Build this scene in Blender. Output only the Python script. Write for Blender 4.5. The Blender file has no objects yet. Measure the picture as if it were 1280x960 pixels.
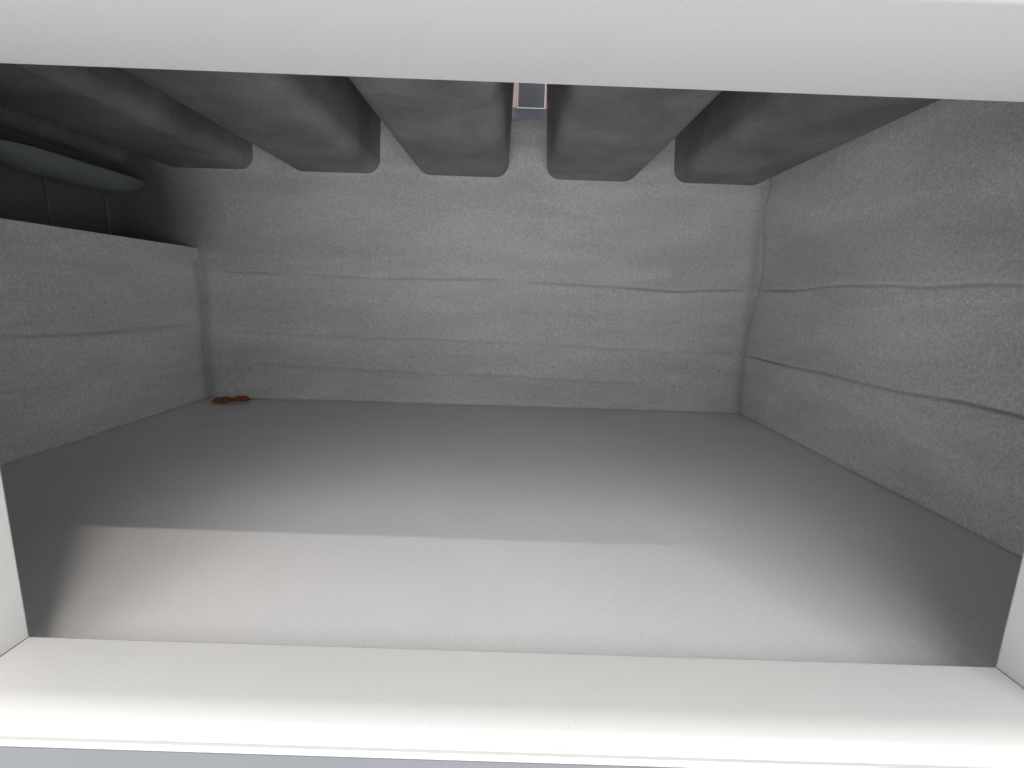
import bpy, bmesh, math, random
import numpy as np
from mathutils import Vector, Matrix
C = bpy.context.scene
random.seed(4); rng = np.random.default_rng(4)
rad = math.radians

# ---------------- camera ----------------
cd = bpy.data.cameras.new('camera'); cam = bpy.data.objects.new('camera', cd)
C.collection.objects.link(cam); C.camera = cam
cd.sensor_width = 36; cd.lens = 600/1280*36; cd.clip_start = .01; cd.clip_end = 50
CH = .205
cam.matrix_world = Matrix.Translation((0, 0, CH)) @ Matrix.Rotation(rad(90-10.4), 4, 'X') @ Matrix.Rotation(rad(1.8), 4, 'Z')

# ---------------- light ----------------
w = bpy.data.worlds.new('World'); C.world = w; w.use_nodes = True
bg = w.node_tree.nodes['Background']; bg.inputs[0].default_value = (.97, .985, 1, 1); bg.inputs[1].default_value = .93
def lamp(name, frm, to, sx, sy, watts, col, spread=180):
    l = bpy.data.lights.new(name, 'AREA'); l.shape = 'RECTANGLE'; l.size = sx; l.size_y = sy; l.energy = watts; l.color = col
    o = bpy.data.objects.new(name, l); C.collection.objects.link(o)
    z = Vector(frm)-Vector(to); z.x = z.x if spread < 90 else 0; z.normalize(); l.spread = rad(spread)
    x = (Vector((1, 0, 0))-z*z.x).normalized(); y = z.cross(x)   # long side kept parallel to the hatch
    o.matrix_world = Matrix.Translation(frm) @ Matrix((x, y, z)).transposed().to_4x4()
    return o
lamp('soft_lamp', (.10, -1.2, 1.15), (0, .25, .05), 1.5, .8, 19, (.99, .99, 1))
lamp('front_fill', (.50, -1.6, .30), (0, .6, .25), 3.0, .8, 4, (1, .96, .89))  # added fill behind the camera, brightens the interior
lamp('low_bounce_fill', (.10, -1.3, -.45), (0, .6, .35), 3.2, .9, 21, (1, 1, 1))  # added fill from below for the upper wall and ribs, imitates ground bounce
lamp('strip_lamp', (1.02, -1.75, 2.76), (-.42, .28, 0), .62, .03, .75, (1, .86, .74), spread=25)
C.view_settings.view_transform = 'Standard'; C.view_settings.look = 'None'
C.view_settings.exposure = .04; C.view_settings.gamma = 1
try:
    C.cycles.max_bounces = 12; C.cycles.diffuse_bounces = 8
except Exception: pass

# ---------------- dims ----------------
XL, XR, YB, ZC = -.566, .430, .875, .565     # locker inside
YF, YO = .220, .172                          # inner and outer edge of the hatch frame
FX0, FX1, FZ0, FZ1 = -.2465, .2555, .0232, .2925
ZLEDGE = .271; XN = -.690
OXL, OXR, OZ0, OZ1 = -1.0, .75, -.25, .75
PITCH, RIBW, ZRIB = .2195, .157, .404

# ---------------- helpers ----------------
def link(o, parent=None):
    C.collection.objects.link(o)
    if parent: o.parent = parent
    return o
def tag(o, label=None, cat=None, group=None, kind=None):
    for k, v in (('label', label), ('category', cat), ('group', group), ('kind', kind)):
        if v: o[k] = v
    return o
def thing(name, label, cat, loc=(0, 0, 0), group=None):
    o = bpy.data.objects.new(name, None); o.empty_display_size = .05
    link(o); o.location = loc; return tag(o, label, cat, group)
def obj(name, bm, m, parent=None, smooth=False):
    me = bpy.data.meshes.new(name)
    bmesh.ops.recalc_face_normals(bm, faces=bm.faces)
    bm.to_mesh(me); bm.free(); me.materials.append(m)
    if smooth: me.polygons.foreach_set('use_smooth', [True]*len(me.polygons))
    o = bpy.data.objects.new(name, me); link(o, parent)
    if parent: # meshes are written in world coordinates
        o.matrix_parent_inverse = Matrix.Translation(parent.location).inverted()
    return o
def box(bm, a, b, bev=0):
    g = bmesh.ops.create_cube(bm, size=1)
    c = [(a[i]+b[i])/2 for i in range(3)]; s = [abs(b[i]-a[i]) for i in range(3)]
    for v in g['verts']: v.co = Vector([c[i]+v.co[i]*s[i] for i in range(3)])
    if bev:
        es = list({e for v in g['verts'] for e in v.link_edges})
        bmesh.ops.bevel(bm, geom=es, offset=bev, segments=3, affect='EDGES', profile=.5)
    return bm
def sweep(bm, prof, p0, p1, caps=True):
    """prof: list of (x,y,z) offsets functions of end: prof(t)->points, t in 0,1"""
    A = [bm.verts.new(p) for p in p0]; B = [bm.verts.new(p) for p in p1]
    n = len(A)
    for i in range(n):
        j = (i+1) % n; bm.faces.new((A[i], A[j], B[j], B[i]))
    if caps: bm.faces.new(A[::-1]); bm.faces.new(B)

# ---------------- materials ----------------
def nodes(name):
    m = bpy.data.materials.new(name); m.use_nodes = True; nt = m.node_tree
    return m, nt, nt.nodes['Principled BSDF']
def N(nt, t, **k):
    n = nt.nodes.new(t)
    for a, b in k.items():
        if a in n.inputs: n.inputs[a].default_value = b
        else: setattr(n, a, b)
    return n
def surf(name, col, col2, rough, scale=6, det=6, speck=.0, speck_scale=900, bump=.0, bump_scale=400, stretch=(1, 1, 1),
         spec=.5, marks=None, mid=(.35, .65), shade_and_joints=0, fade=None):
    """mottled surface: two tones by broad noise, fine speckle, fine bump, optional dark marks"""
    m, nt, p = nodes(name); L = nt.links.new
    tc = N(nt, 'ShaderNodeTexCoord'); mp = N(nt, 'ShaderNodeMapping'); mp.inputs['Scale'].default_value = stretch
    L(tc.outputs['Object'], mp.inputs['Vector'])
    n1 = N(nt, 'ShaderNodeTexNoise', Scale=scale, Detail=det, Roughness=.6, Distortion=.4); L(mp.outputs[0], n1.inputs['Vector'])
    r = N(nt, 'ShaderNodeMapRange'); r.inputs['From Min'].default_value = mid[0]; r.inputs['From Max'].default_value = mid[1]
    L(n1.outputs['Fac'], r.inputs['Value'])
    mx = N(nt, 'ShaderNodeMix', data_type='RGBA'); mx.inputs['A'].default_value = (*col, 1); mx.inputs['B'].default_value = (*col2, 1)
    L(r.outputs[0], mx.inputs['Factor']); out = mx.outputs['Result']
    if speck:
        for sc, amt in ((speck_scale, speck), (speck_scale*.4, speck*.5)):
            n2 = N(nt, 'ShaderNodeTexNoise', Scale=sc, Detail=2, Roughness=.7); L(tc.outputs['Object'], n2.inputs['Vector'])
            r2 = N(nt, 'ShaderNodeMapRange'); r2.inputs['From Min'].default_value = .3; r2.inputs['From Max'].default_value = .7
            r2.inputs['To Min'].default_value = 1-amt; r2.inputs['To Max'].default_value = 1+amt
            L(n2.outputs['Fac'], r2.inputs['Value'])
            h = N(nt, 'ShaderNodeVectorMath', operation='SCALE'); L(out, h.inputs[0]); L(r2.outputs[0], h.inputs['Scale']); out = h.outputs[0]
    if marks:
        n3 = N(nt, 'ShaderNodeTexNoise', Scale=marks[0], Detail=3, Roughness=.5, Distortion=1.5); L(tc.outputs['Object'], n3.inputs['Vector'])
        r3 = N(nt, 'ShaderNodeMapRange'); r3.inputs['From Min'].default_value = marks[1]; r3.inputs['From Max'].default_value = marks[1]+.03
        r3.inputs['To Max'].default_value = marks[2]
        L(n3.outputs['Fac'], r3.inputs['Value'])
        m3 = N(nt, 'ShaderNodeMix', data_type='RGBA'); m3.inputs['B'].default_value = (.16, .15, .14, 1)
        L(r3.outputs[0], m3.inputs['Factor']); L(out, m3.inputs['A']); out = m3.outputs['Result']
    if fade:
        sx = N(nt, 'ShaderNodeSeparateXYZ'); L(tc.outputs['Object'], sx.inputs[0])
        ad = N(nt, 'ShaderNodeMath', operation='MULTIPLY_ADD'); ad.inputs[1].default_value = .08; L(n1.outputs['Fac'], ad.inputs[0]); L(sx.outputs['X'], ad.inputs[2])
        fm = N(nt, 'ShaderNodeMapRange', interpolation_type='SMOOTHSTEP'); fm.inputs['From Min'].default_value = fade[0]+.04; fm.inputs['From Max'].default_value = fade[1]+.04; L(ad.outputs[0], fm.inputs['Value'])
        m5 = N(nt, 'ShaderNodeMix', data_type='RGBA'); m5.inputs['B'].default_value = (.74, .75, .76, 1); L(fm.outputs[0], m5.inputs['Factor']); L(out, m5.inputs['A']); out = m5.outputs['Result']
    if shade_and_joints:
        ga = N(nt, 'ShaderNodeAttribute', attribute_name='shade_and_joints'); gm = N(nt, 'ShaderNodeMath', operation='MULTIPLY'); gm.inputs[1].default_value = shade_and_joints  # painted crease, corner and recess shade, plus dark floor joints
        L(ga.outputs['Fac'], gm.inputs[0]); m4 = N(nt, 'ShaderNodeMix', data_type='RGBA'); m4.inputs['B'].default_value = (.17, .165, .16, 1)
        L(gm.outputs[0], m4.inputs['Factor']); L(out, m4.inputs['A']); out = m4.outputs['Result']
    L(out, p.inputs['Base Color'])
    rr = N(nt, 'ShaderNodeMapRange'); rr.inputs['To Min'].default_value = max(.05, rough-.06); rr.inputs['To Max'].default_value = rough+.06
    L(n1.outputs['Fac'], rr.inputs['Value']); L(rr.outputs[0], p.inputs['Roughness'])
    p.inputs['Specular IOR Level'].default_value = spec
    if bump:
        nb = N(nt, 'ShaderNodeTexNoise', Scale=bump_scale, Detail=4, Roughness=.6); L(tc.outputs['Object'], nb.inputs['Vector'])
        bp = N(nt, 'ShaderNodeBump', Strength=bump, Distance=.002); L(nb.outputs['Fac'], bp.inputs['Height']); L(bp.outputs[0], p.inputs['Normal'])
    return m
M = {}
M['gel']   = surf('white_gelcoat', (.635, .638, .635), (.665, .662, .645), .34, scale=5, det=4, speck=.015, speck_scale=700, bump=.05, bump_scale=120, marks=(60, .745, .4), spec=.5)
M['outer'] = surf('pale_blue_grey_gelcoat', (.185, .195, .21), (.20, .21, .225), .4, scale=4, speck=.02)
M['floor'] = surf('smooth_grey_floor', (.73, .735, .745), (.80, .80, .80), .42, scale=4, det=8, speck=.05, speck_scale=700, bump=.05, bump_scale=220, marks=(60, .74, .35), spec=.4)
M['wall']  = surf('rough_grey_wall', (.69, .70, .712), (.85, .85, .845), .62, scale=4.5, det=9, speck=.21, speck_scale=560, bump=.22, bump_scale=800, stretch=(1, 1, 4.5), spec=.3, shade_and_joints=.92)
M['rib']   = surf('dark_moulded_rib', (.18, .175, .17), (.31, .302, .295), .50, scale=10, det=7, speck=.17, speck_scale=520, bump=.12, bump_scale=300, stretch=(1, 1, 1), spec=.45)
M['dark']  = surf('recess_shade_side', (.17, .17, .175), (.21, .21, .215), .6, scale=8, speck=.15, speck_scale=600, bump=.2, fade=None)
M['steel'] = surf('blue_grey_metal', (.52, .56, .62), (.56, .60, .66), .45, scale=20, speck=.06, speck_scale=1500)
M['pink']  = surf('pale_pink_plastic', (.84, .66, .62), (.80, .62, .58), .5, scale=60, speck=.1, speck_scale=1500)
M['leaf']  = surf('dry_brown_leaf', (.30, .085, .032), (.46, .15, .055), .65, scale=120, det=5, speck=.2, speck_scale=900, bump=.5, bump_scale=500)
M['stem']  = surf('dark_leaf_stem', (.10, .035, .018), (.14, .05, .025), .7, scale=100)
pk = M['pink'].node_tree; tl = pk.nodes.new('ShaderNodeBsdfTranslucent'); tl.inputs[0].default_value = (.97, .84, .81, 1)
ms = pk.nodes.new('ShaderNodeMixShader'); ms.inputs[0].default_value = .6
pk.links.new(pk.nodes['Principled BSDF'].outputs[0], ms.inputs[1]); pk.links.new(tl.outputs[0], ms.inputs[2]); pk.links.new(ms.outputs[0], pk.nodes['Material Output'].inputs[0])
m, nt, p = nodes('cloudy_clear_plastic'); p.inputs['Base Color'].default_value = (.30, .33, .335, 1)
p.inputs['Roughness'].default_value = .3; p.inputs['Transmission Weight'].default_value = .25; M['clear'] = m
m2 = surf('pale_bead', (.20, .20, .21), (.25, .25, .26), .5, scale=50); M['bead'] = m2

# ---------------- rough moulded walls: real relief on a fine grid ----------------
def vnoise(nu, nv, cu, cv):
    """smooth value noise: random lattice cu x cv, cubic-eased up to nu x nv"""
    g = rng.normal(size=(cu+3, cv+3))
    def ax(n, c):
        t = np.linspace(0, c, n); i = np.minimum(t.astype(int), c-1); fr = t-i
        w0 = (1-fr)**3/6; w1 = (3*fr**3-6*fr**2+4)/6; w2 = (-3*fr**3+3*fr**2+3*fr+1)/6; w3 = fr**3/6
        return i, (w0, w1, w2, w3)
    iu, wu = ax(nu, cu); iv, wv = ax(nv, cv)
    out = np.zeros((nu, nv))
    for a in range(4):
        for b in range(4):
            out += wu[a][:, None]*wv[b][None, :]*g[np.clip(iu+a, 0, cu+2)][:, np.clip(iv+b, 0, cv+2)]
    return out
def relief(u0, u1, v0, v1, st, creases, amp=1.0):
    nu = int((u1-u0)/st)+1; nv = int((v1-v0)/st)+1
    u = np.linspace(u0, u1, nu); v = np.linspace(v0, v1, nv); U, V = np.meshgrid(u, v, indexing='ij')
    W, Hh = u1-u0, v1-v0
    h = np.zeros((nu, nv))
    # long horizontal swells, blotchy swells, weave-like grain
    h += .0040*vnoise(nu, nv, max(2, int(W/.45)), max(3, int(Hh/.050)))
    h += .0010*vnoise(nu, nv, max(2, int(W/.10)), max(3, int(Hh/.035)))
    h += .00026*vnoise(nu, nv, int(W/.030), int(Hh/.016))
    h += .00014*vnoise(nu, nv, int(W/.009), int(Hh/.006))
    h += .00006*vnoise(nu, nv, int(W/.0035), int(Hh/.0035))
    h *= amp
    G = np.zeros_like(h)
    for pts, dep, lip in creases:
        pts = np.array(pts); pu, pv = pts[:, 0], pts[:, 1]
        if pu[0] > pu[-1]: pu, pv = pu[::-1], pv[::-1]
        cv_ = np.interp(u, pu, pv)
        k = max(3, int(.012/st)); ker = np.hanning(k*2+1); ker /= ker.sum()
        cv_ = np.convolve(np.pad(cv_, k, mode='edge'), ker, 'valid')
        cv_ = cv_+.0012*vnoise(nu, 2, max(3, int(W/.04)), 1)[:, 0]
        fade = np.clip((u-pu[0])/.05+ (1 if pu[0] <= u0+.01 else 0), 0, 1)*np.clip((pu[-1]-u)/.05+(1 if pu[-1] >= u1-.01 else 0), 0, 1)
        inten = np.clip(.62+.95*vnoise(nu, 2, max(3, int(W/.07)), 1)[:, 0], .04, 1.3)*fade
        d = V-cv_[:, None]; I = np.clip(inten, .62*fade, 2)[:, None]
        h -= dep*1.1*I*np.exp(-(d/.0020)**2)
        G += .75*(dep/.0034)**1.6*np.clip(I, 0, 1)*np.exp(-((d+.0004)/.0019)**2)  # shadow line of the crease painted into the colour
        h += lip*1.3*I*np.exp(-np.abs(d)/.016)*np.where(d > 0, 1.0, -.35)*(1-np.exp(-(d/.0025)**2))
    return U, V, h, np.clip(G, 0, 1)
def grid_obj(name, P, m, hole=None, shade_and_joints=None):
    nu, nv, _ = P.shape
    idx = np.arange(nu*nv).reshape(nu, nv)
    q = np.stack([idx[:-1, :-1], idx[1:, :-1], idx[1:, 1:], idx[:-1, 1:]], -1)
    if hole is not None: q = q[~hole[:-1, :-1]]
    q = q.reshape(-1, 4)
    me = bpy.data.meshes.new(name)
    me.vertices.add(nu*nv); me.vertices.foreach_set('co', P.reshape(-1).astype(np.float32))
    me.loops.add(q.size); me.loops.foreach_set('vertex_index', q.reshape(-1).astype(np.int32))
    me.polygons.add(len(q)); me.polygons.foreach_set('loop_start', np.arange(0, q.size, 4, dtype=np.int32))
    me.polygons.foreach_set('use_smooth', np.ones(len(q), bool))
    me.update(calc_edges=True); me.validate(); me.materials.append(m)
    if shade_and_joints is not None:
        at = me.attributes.new('shade_and_joints', 'FLOAT', 'POINT'); at.data.foreach_set('value', shade_and_joints.reshape(-1).astype(np.float32))
    return link(bpy.data.objects.new(name, me))

# back wall: (x, z)
cb = [([(-.54, .232), (-.50, .233), (-.36, .232), (-.24, .228), (-.12, .231), (-.02, .233), (0, .232)], .0022, .0026),
      ([(0, .231), (.02, .229), (.10, .228), (.21, .224), (.30, .222), (.43, .229)], .0030, .0024),
      ([(-.53, .126), (-.36, .122), (-.20, .122), (-.09, .120), (.02, .120), (.15, .116), (.32, .113), (.43, .114)], .0016, .0012),
      ([(-.50, .068), (-.42, .064), (-.36, .063), (-.24, .060), (-.12, .057), (0, .057), (.12, .053), (.26, .052)], .0018, .0016)]
U, V, h, G = relief(XN-.01, XR+.020, -.004, ZC, .0016, cb, amp=1.15)
h += .0035*np.exp(-((V-.262-.006*np.sin(U*9))/.018)**2)*np.exp(-((U+.12)/.22)**2)   # soft bulge above the long crease
G = np.maximum(G, .30*np.exp(-((XR-.006-U+.004*vnoise(U.shape[0], U.shape[1], 1, 9))/.011)**2))  # shade in the right corner, painted as a wavy dark line
G = np.maximum(G, .30*np.exp(-((U-XL-.006+.004*vnoise(U.shape[0], U.shape[1], 1, 9))/.010)**2)*(V < ZLEDGE))  # same painted shade in the left corner, below the ledge
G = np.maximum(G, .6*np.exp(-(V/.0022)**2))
edge = 0*.030*np.exp(-np.clip(XR-U, 0, 1)/.012)*.35-0*.012*np.exp(-((XR-.022-U+.004*vnoise(U.shape[0], U.shape[1], 1, 9))/.010)**2)*.25      # soft fillet into the right wall
G = np.maximum(G, np.clip((-.525+.02*vnoise(*U.shape, 3, 14)-U)/.11, 0, 1)*np.clip((V-.25)/.02, 0, 1))   # soft shade beside the recess, painted into the wall colour
flat = np.clip((U+.600)/.07, 0, 1)
P = np.stack([U, YB+.001-h*.9*flat-edge, V], -1)
hole = (U > -.0175) & (U < .0465) & (V > .4985)
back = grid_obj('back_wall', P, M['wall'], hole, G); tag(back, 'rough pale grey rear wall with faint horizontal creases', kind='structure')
# right wall: (y, z)
cr = [([(.875, .229), (.83, .228), (.76, .226), (.70, .230), (.64, .232), (.58, .231), (.52, .228), (.46, .229), (.40, .226), (.2, .222)], .0030, .0030),
      ([(.875, .110), (.83, .110), (.76, .111), (.70, .112), (.65, .114), (.58, .113), (.53, .113), (.45, .118), (.36, .116), (.2, .112)], .0034, .0036)]
U, V, h, G = relief(YF+.001, YB+.012, -.004, ZC, .0014, cr, amp=1.7)
G = np.maximum(G, .25*np.exp(-((YB-U)/.012)**2)); G = np.maximum(G, .6*np.exp(-(V/.0022)**2))  # painted shade in the rear corner, then the dark floor joint
wob = .004*vnoise(U.shape[0], U.shape[1], 2, 9)
P = np.stack([XR+.001-h*.9-0*.018*np.exp(-np.clip(YB-U, 0, 1)/.014)*.5+wob*np.clip((U-.6)/.27, 0, 1), U, V], -1)
rw = grid_obj('right_wall', P, M['wall'], None, G); tag(rw, 'rough grey right side wall with two dark wavy creases', kind='structure')
# left wall: (y, z) up to the ledge
cl = [([(.22, .150), (.48, .146), (.56, .140), (.64, .137), (.73, .138), (.86, .138)], .0022, .0022),
      ([(.22, .09), (.50, .084), (.57, .078), (.68, .076), (.85, .07)], .0012, .0016),
      ([(.22, .262), (.55, .258), (.66, .256)], .0010, .0008)]
U, V, h, G = relief(YF+.001, YB+.012, -.004, ZLEDGE, .0014, cl)
h = h*np.clip((ZLEDGE-V)/.012, 0, 1); G = np.maximum(G, .3*np.exp(-((YB-U)/.012)**2)); G = np.maximum(G, .5*np.exp(-(V/.0022)**2))  # rear corner shade painted in, then the dark floor joint
P = np.stack([XL-.001+h*.9, U, V], -1)
lw = grid_obj('left_wall', P, M['wall'], None, G); tag(lw, 'low rough grey left side wall ending in a ledge', kind='structure')
# ledge on top of the low left wall
bm = bmesh.new(); box(bm, (XN-.005, YF+.001, ZLEDGE-.02), (XL+.0005, YB+.010, ZLEDGE+.0005), .0008)
tag(obj('ledge', bm, M['wall']), 'level top of the low left side wall', kind='structure')
# recess side wall behind the ledge, shade put into its colour, rounded into the back wall
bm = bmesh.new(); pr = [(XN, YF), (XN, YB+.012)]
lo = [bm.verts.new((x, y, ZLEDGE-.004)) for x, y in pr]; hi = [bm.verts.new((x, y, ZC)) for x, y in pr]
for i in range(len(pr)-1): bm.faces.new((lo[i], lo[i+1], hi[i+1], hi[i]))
tag(obj('recess_wall', bm, M['dark'], smooth=True), 'side wall of the recess above the left ledge, shade put into its colour', kind='structure')
# floor
bm = bmesh.new(); box(bm, (XL-.02, YO+.004, -.02), (XR+.02, YB+.02, 0))
tag(obj('floor', bm, M['floor']), 'smooth light grey locker floor', kind='structure')
# front wall of the locker (outside skin) with the hatch hole, four slabs
for nm, a, b in (('front_wall', (OXL, YO-.0045, OZ0), (OXR, YF-.004, FZ0-.0088)), ('front_wall', (OXL, YO-.0045, FZ1+.03), (OXR, YF-.004, OZ1)),
                 ('front_wall', (OXL, YO-.0045, FZ0-.0088), (FX0-.03, YF-.004, FZ1+.03)), ('front_wall', (FX1+.03, YO-.0045, FZ0-.0088), (OXR, YF-.004, FZ1+.03))):
    bm = bmesh.new(); box(bm, a, b); tag(obj(nm, bm, M['outer']), 'pale blue-grey outer skin around the hatch', kind='structure')

# ---------------- hatch frame ----------------
fr = thing('hatch_frame', 'glossy white moulded frame around the open rectangular hatch', 'hatch frame', (0, YF, FZ0))
def prof(n0, d):
    """frame cross-section as (y, outward offset): inner edge, flat reveal, soft bend, bevel, groove, lip"""
    pts = [(YF, .0)]
    pts += [(YF-.001, -.0006), (.200, -.0010)]
    # soft bend from the reveal down to the front bevel
    for k in range(11):
        a = k/10*rad(27); R = .026
        pts.append((.1868-R*math.sin(a), -.0010+R*(1-math.cos(a))))
    pts += [(.1706, .0052), (.1699, .0060), (.1714, .0062), (.1714, .0067), (.1692, .0069), (.1682, .0078), (.1678, .0092), (.1678, .026), (YF, .026)]
    return pts
PF = prof(0, 0)
PH = [(YF, 0), (YF-.001, -.0006), (.200, -.0010), (.1560, -.0006)]+[(.1560-.005*math.sin(k/6*rad(90)), -.0006+.005*(1-math.cos(k/6*rad(90)))) for k in range(1, 7)]+[(.151, .026), (YF, .026)]
def member(name, kind, label=None):
    bm = bmesh.new(); A = []; B = []
    for y, o in (PH if kind == 'head' else PF):
        if kind == 'sill': a, b = (FX0-o, y, FZ0-o), (FX1+o, y, FZ0-o)
        if kind == 'head': a, b = (FX0-o, y, FZ1+o+.0018), (FX1+o, y, FZ1+o-.0012)
        if kind == 'left': a, b = (FX0-o, y, FZ0-o), (FX0-o, y, FZ1+o)
        if kind == 'right': a, b = (FX1+o, y, FZ0-o), (FX1+o, y, FZ1+o)
        g = .0003
        d = (Vector(b)-Vector(a)).normalized()*g
        A.append(Vector(a)+d); B.append(Vector(b)-d)
    sweep(bm, None, A, B)
    o = obj(name, bm, M['gel'], fr)
    for f in o.data.polygons: f.use_smooth = abs(f.normal.x) < .999 or True
    try: o.data.set_sharp_from_angle(angle=rad(25))
    except Exception: pass
    if label: o['label'] = label
member('sill', 'sill'); member('header', 'head'); member('jamb', 'left', 'left white jamb of the hatch'); member('jamb', 'right', 'right white jamb of the hatch')

# ---------------- ribbed ceiling ----------------
rc = thing('ribbed_ceiling', 'dark grey moulded ceiling with deep rounded ribs running to the rear wall', 'ceiling panel', (0, .5, ZC))
bm = bmesh.new(); box(bm, (OXL, YF-.003, ZC), (OXR, YB-.002, ZC+.02)); obj('panel', bm, M['rib'], rc)
def rib(x0, x1, bottom=ZRIB):
    bm = bmesh.new(); R = .023; n = 10; pr = [(x0-.006, ZC+.004), (x0, bottom+R)]
    for k in range(1, n+1):
        a = k/n*math.pi/2; pr.append((x0+R-R*math.cos(a), bottom+R-R*math.sin(a)))
    for k in range(n+1):
        a = k/n*math.pi/2; pr.append((x1-R+R*math.sin(a), bottom+R-R*math.cos(a)))
    pr.append((x1+.006, ZC+.004))
    ys = np.linspace(YF-.002, YB+.004, 46); rows = []
    ph = random.uniform(0, 6)
    for y in ys:
        rows.append([bm.verts.new((x+.0008*math.sin(9*y+ph+x*8), y, z+(.0008*math.sin(7*y+ph)+.0002*math.sin(31*y+x*40))*(z < ZC-.05))) for x, z in pr])
    for a, b in zip(rows, rows[1:]):
        for i in range(len(pr)-1): bm.faces.new((a[i], a[i+1], b[i+1], b[i]))
    return obj('rib', bm, M['rib'], rc, smooth=True)
rib(-.840, -.668)
rib(-.612, -.455); rib(-.394, -.239); rib(-.175, -.018); rib(.0472, .204); rib(.266, .423)

# ---------------- small daylight gap above the rear wall: metal bracket with pink side strips ----------------
bk = thing('metal_bracket', 'small blue-grey metal bracket between two pink strips above the rear wall', 'bracket', (.0145, YB+.02, .499))
Y1 = YB+.012
bm = bmesh.new(); box(bm, (-.0052, Y1, .5205), (.0402, Y1+.003, .60), .0006); obj('plate', bm, M['steel'], bk)
bm = bmesh.new(); box(bm, (-.0225, Y1-.004, .4900), (.0500, Y1+.002, .5180), .0006); obj('flange', bm, M['steel'], bk)
for x0, x1 in ((-.0225, -.0056), (.0408, .0510)):
    bm = bmesh.new(); box(bm, (x0, Y1-.003, .5186), (x1, Y1+.003, .60), .0008); obj('side_strip', bm, M['pink'], bk)

# ---------------- cloudy plastic tray in the recess ----------------
tr = thing('plastic_tray', 'cloudy pale plastic tray on thin posts in the dark recess above the left ledge', 'tray', (-.69, .72, ZLEDGE))
bm = bmesh.new(); rows = []; n = 14
for k in range(30):
    t = k/29; y = .628+t*(YB-.006-.628)
    s = min(1, math.sqrt(max(0, 1-(1-min(1, t/.22))**2))*.97+.03)*(1-.75*max(0, (t-.72)/.28)**2)
    row = []
    for j in range(n+1):
        a = math.pi*j/n
        row.append(bm.verts.new((-.658+.028*s*math.cos(a)+.012*max(0, (t-.7)/.3), y, .376-.029*s*math.sin(a))))
    rows.append(row)
for a, b in zip(rows, rows[1:]):
    for i in range(n): bm.faces.new((a[i], a[i+1], b[i+1], b[i]))
    bm.faces.new((a[0], b[0], b[n], a[n]))
bm.faces.new(rows[0]); bm.faces.new(rows[-1][::-1])
obj('tray_shell', bm, M['clear'], tr, smooth=False)
for y in (.706, .808):
    bm = bmesh.new(); bmesh.ops.create_cone(bm, cap_ends=True, segments=10, radius1=.0016, radius2=.0016, depth=.357-ZLEDGE,
        matrix=Matrix.Translation((-.660, y, (.357+ZLEDGE)/2)))
    obj('post', bm, M['bead'], tr, smooth=True)

# ---------------- dried leaf ----------------
lf = thing('dried_leaf', 'curled reddish-brown dried leaf on the floor in the rear left corner', 'leaf', (-.505, .845, 0))
def blade(name, p0, p1, wd, lift, curl, seed):
    rnd = random.Random(seed); bm = bmesh.new(); rows = []; n, k = 22, 8
    p0 = Vector(p0); p1 = Vector(p1); ax = (p1-p0); side = Vector((-ax.y, ax.x, 0)).normalized()
    for i in range(n+1):
        t = i/n; c = p0+ax*t; wv = wd*(math.sin(math.pi*min(1, t*1.02+.02))**.55)*(1+.12*math.sin(13*t+seed)); row = []
        for j in range(k+1):
            a = (j/k-.5)*curl*(1+.15*math.sin(5*t+seed))
            row.append(bm.verts.new(c+side*wv*math.sin(a)+Vector((0, 0, lift+wv*(1-math.cos(a))*.9+.0012*math.sin(9*t+seed)+rnd.uniform(-.0002, .0002)))))
        rows.append(row)
    for a, b in zip(rows, rows[1:]):
        for i in range(k): bm.faces.new((a[i], a[i+1], b[i+1], b[i]))
    o = obj(name, bm, M['leaf'], lf, smooth=True)
    mod = o.modifiers.new('thick', 'SOLIDIFY'); mod.thickness = .0004; o.scale.z = .8
blade('blade', (-.535, .829, .0), (-.494, .842, .0030), .0125, .0015, 3.6, 1)
blade('blade', (-.508, .838, .002), (-.466, .850, .0040), .0118, .0022, 3.2, 5)
bm = bmesh.new(); bmesh.ops.create_cone(bm, cap_ends=True, segments=7, radius1=.0009, radius2=.0005, depth=.008,
    matrix=Matrix.Translation((-.463, .8500, .0085)) @ Matrix.Rotation(rad(84), 4, 'Y')); obj('stem', bm, M['stem'], lf)
lf.scale = (.90, .90, .80)
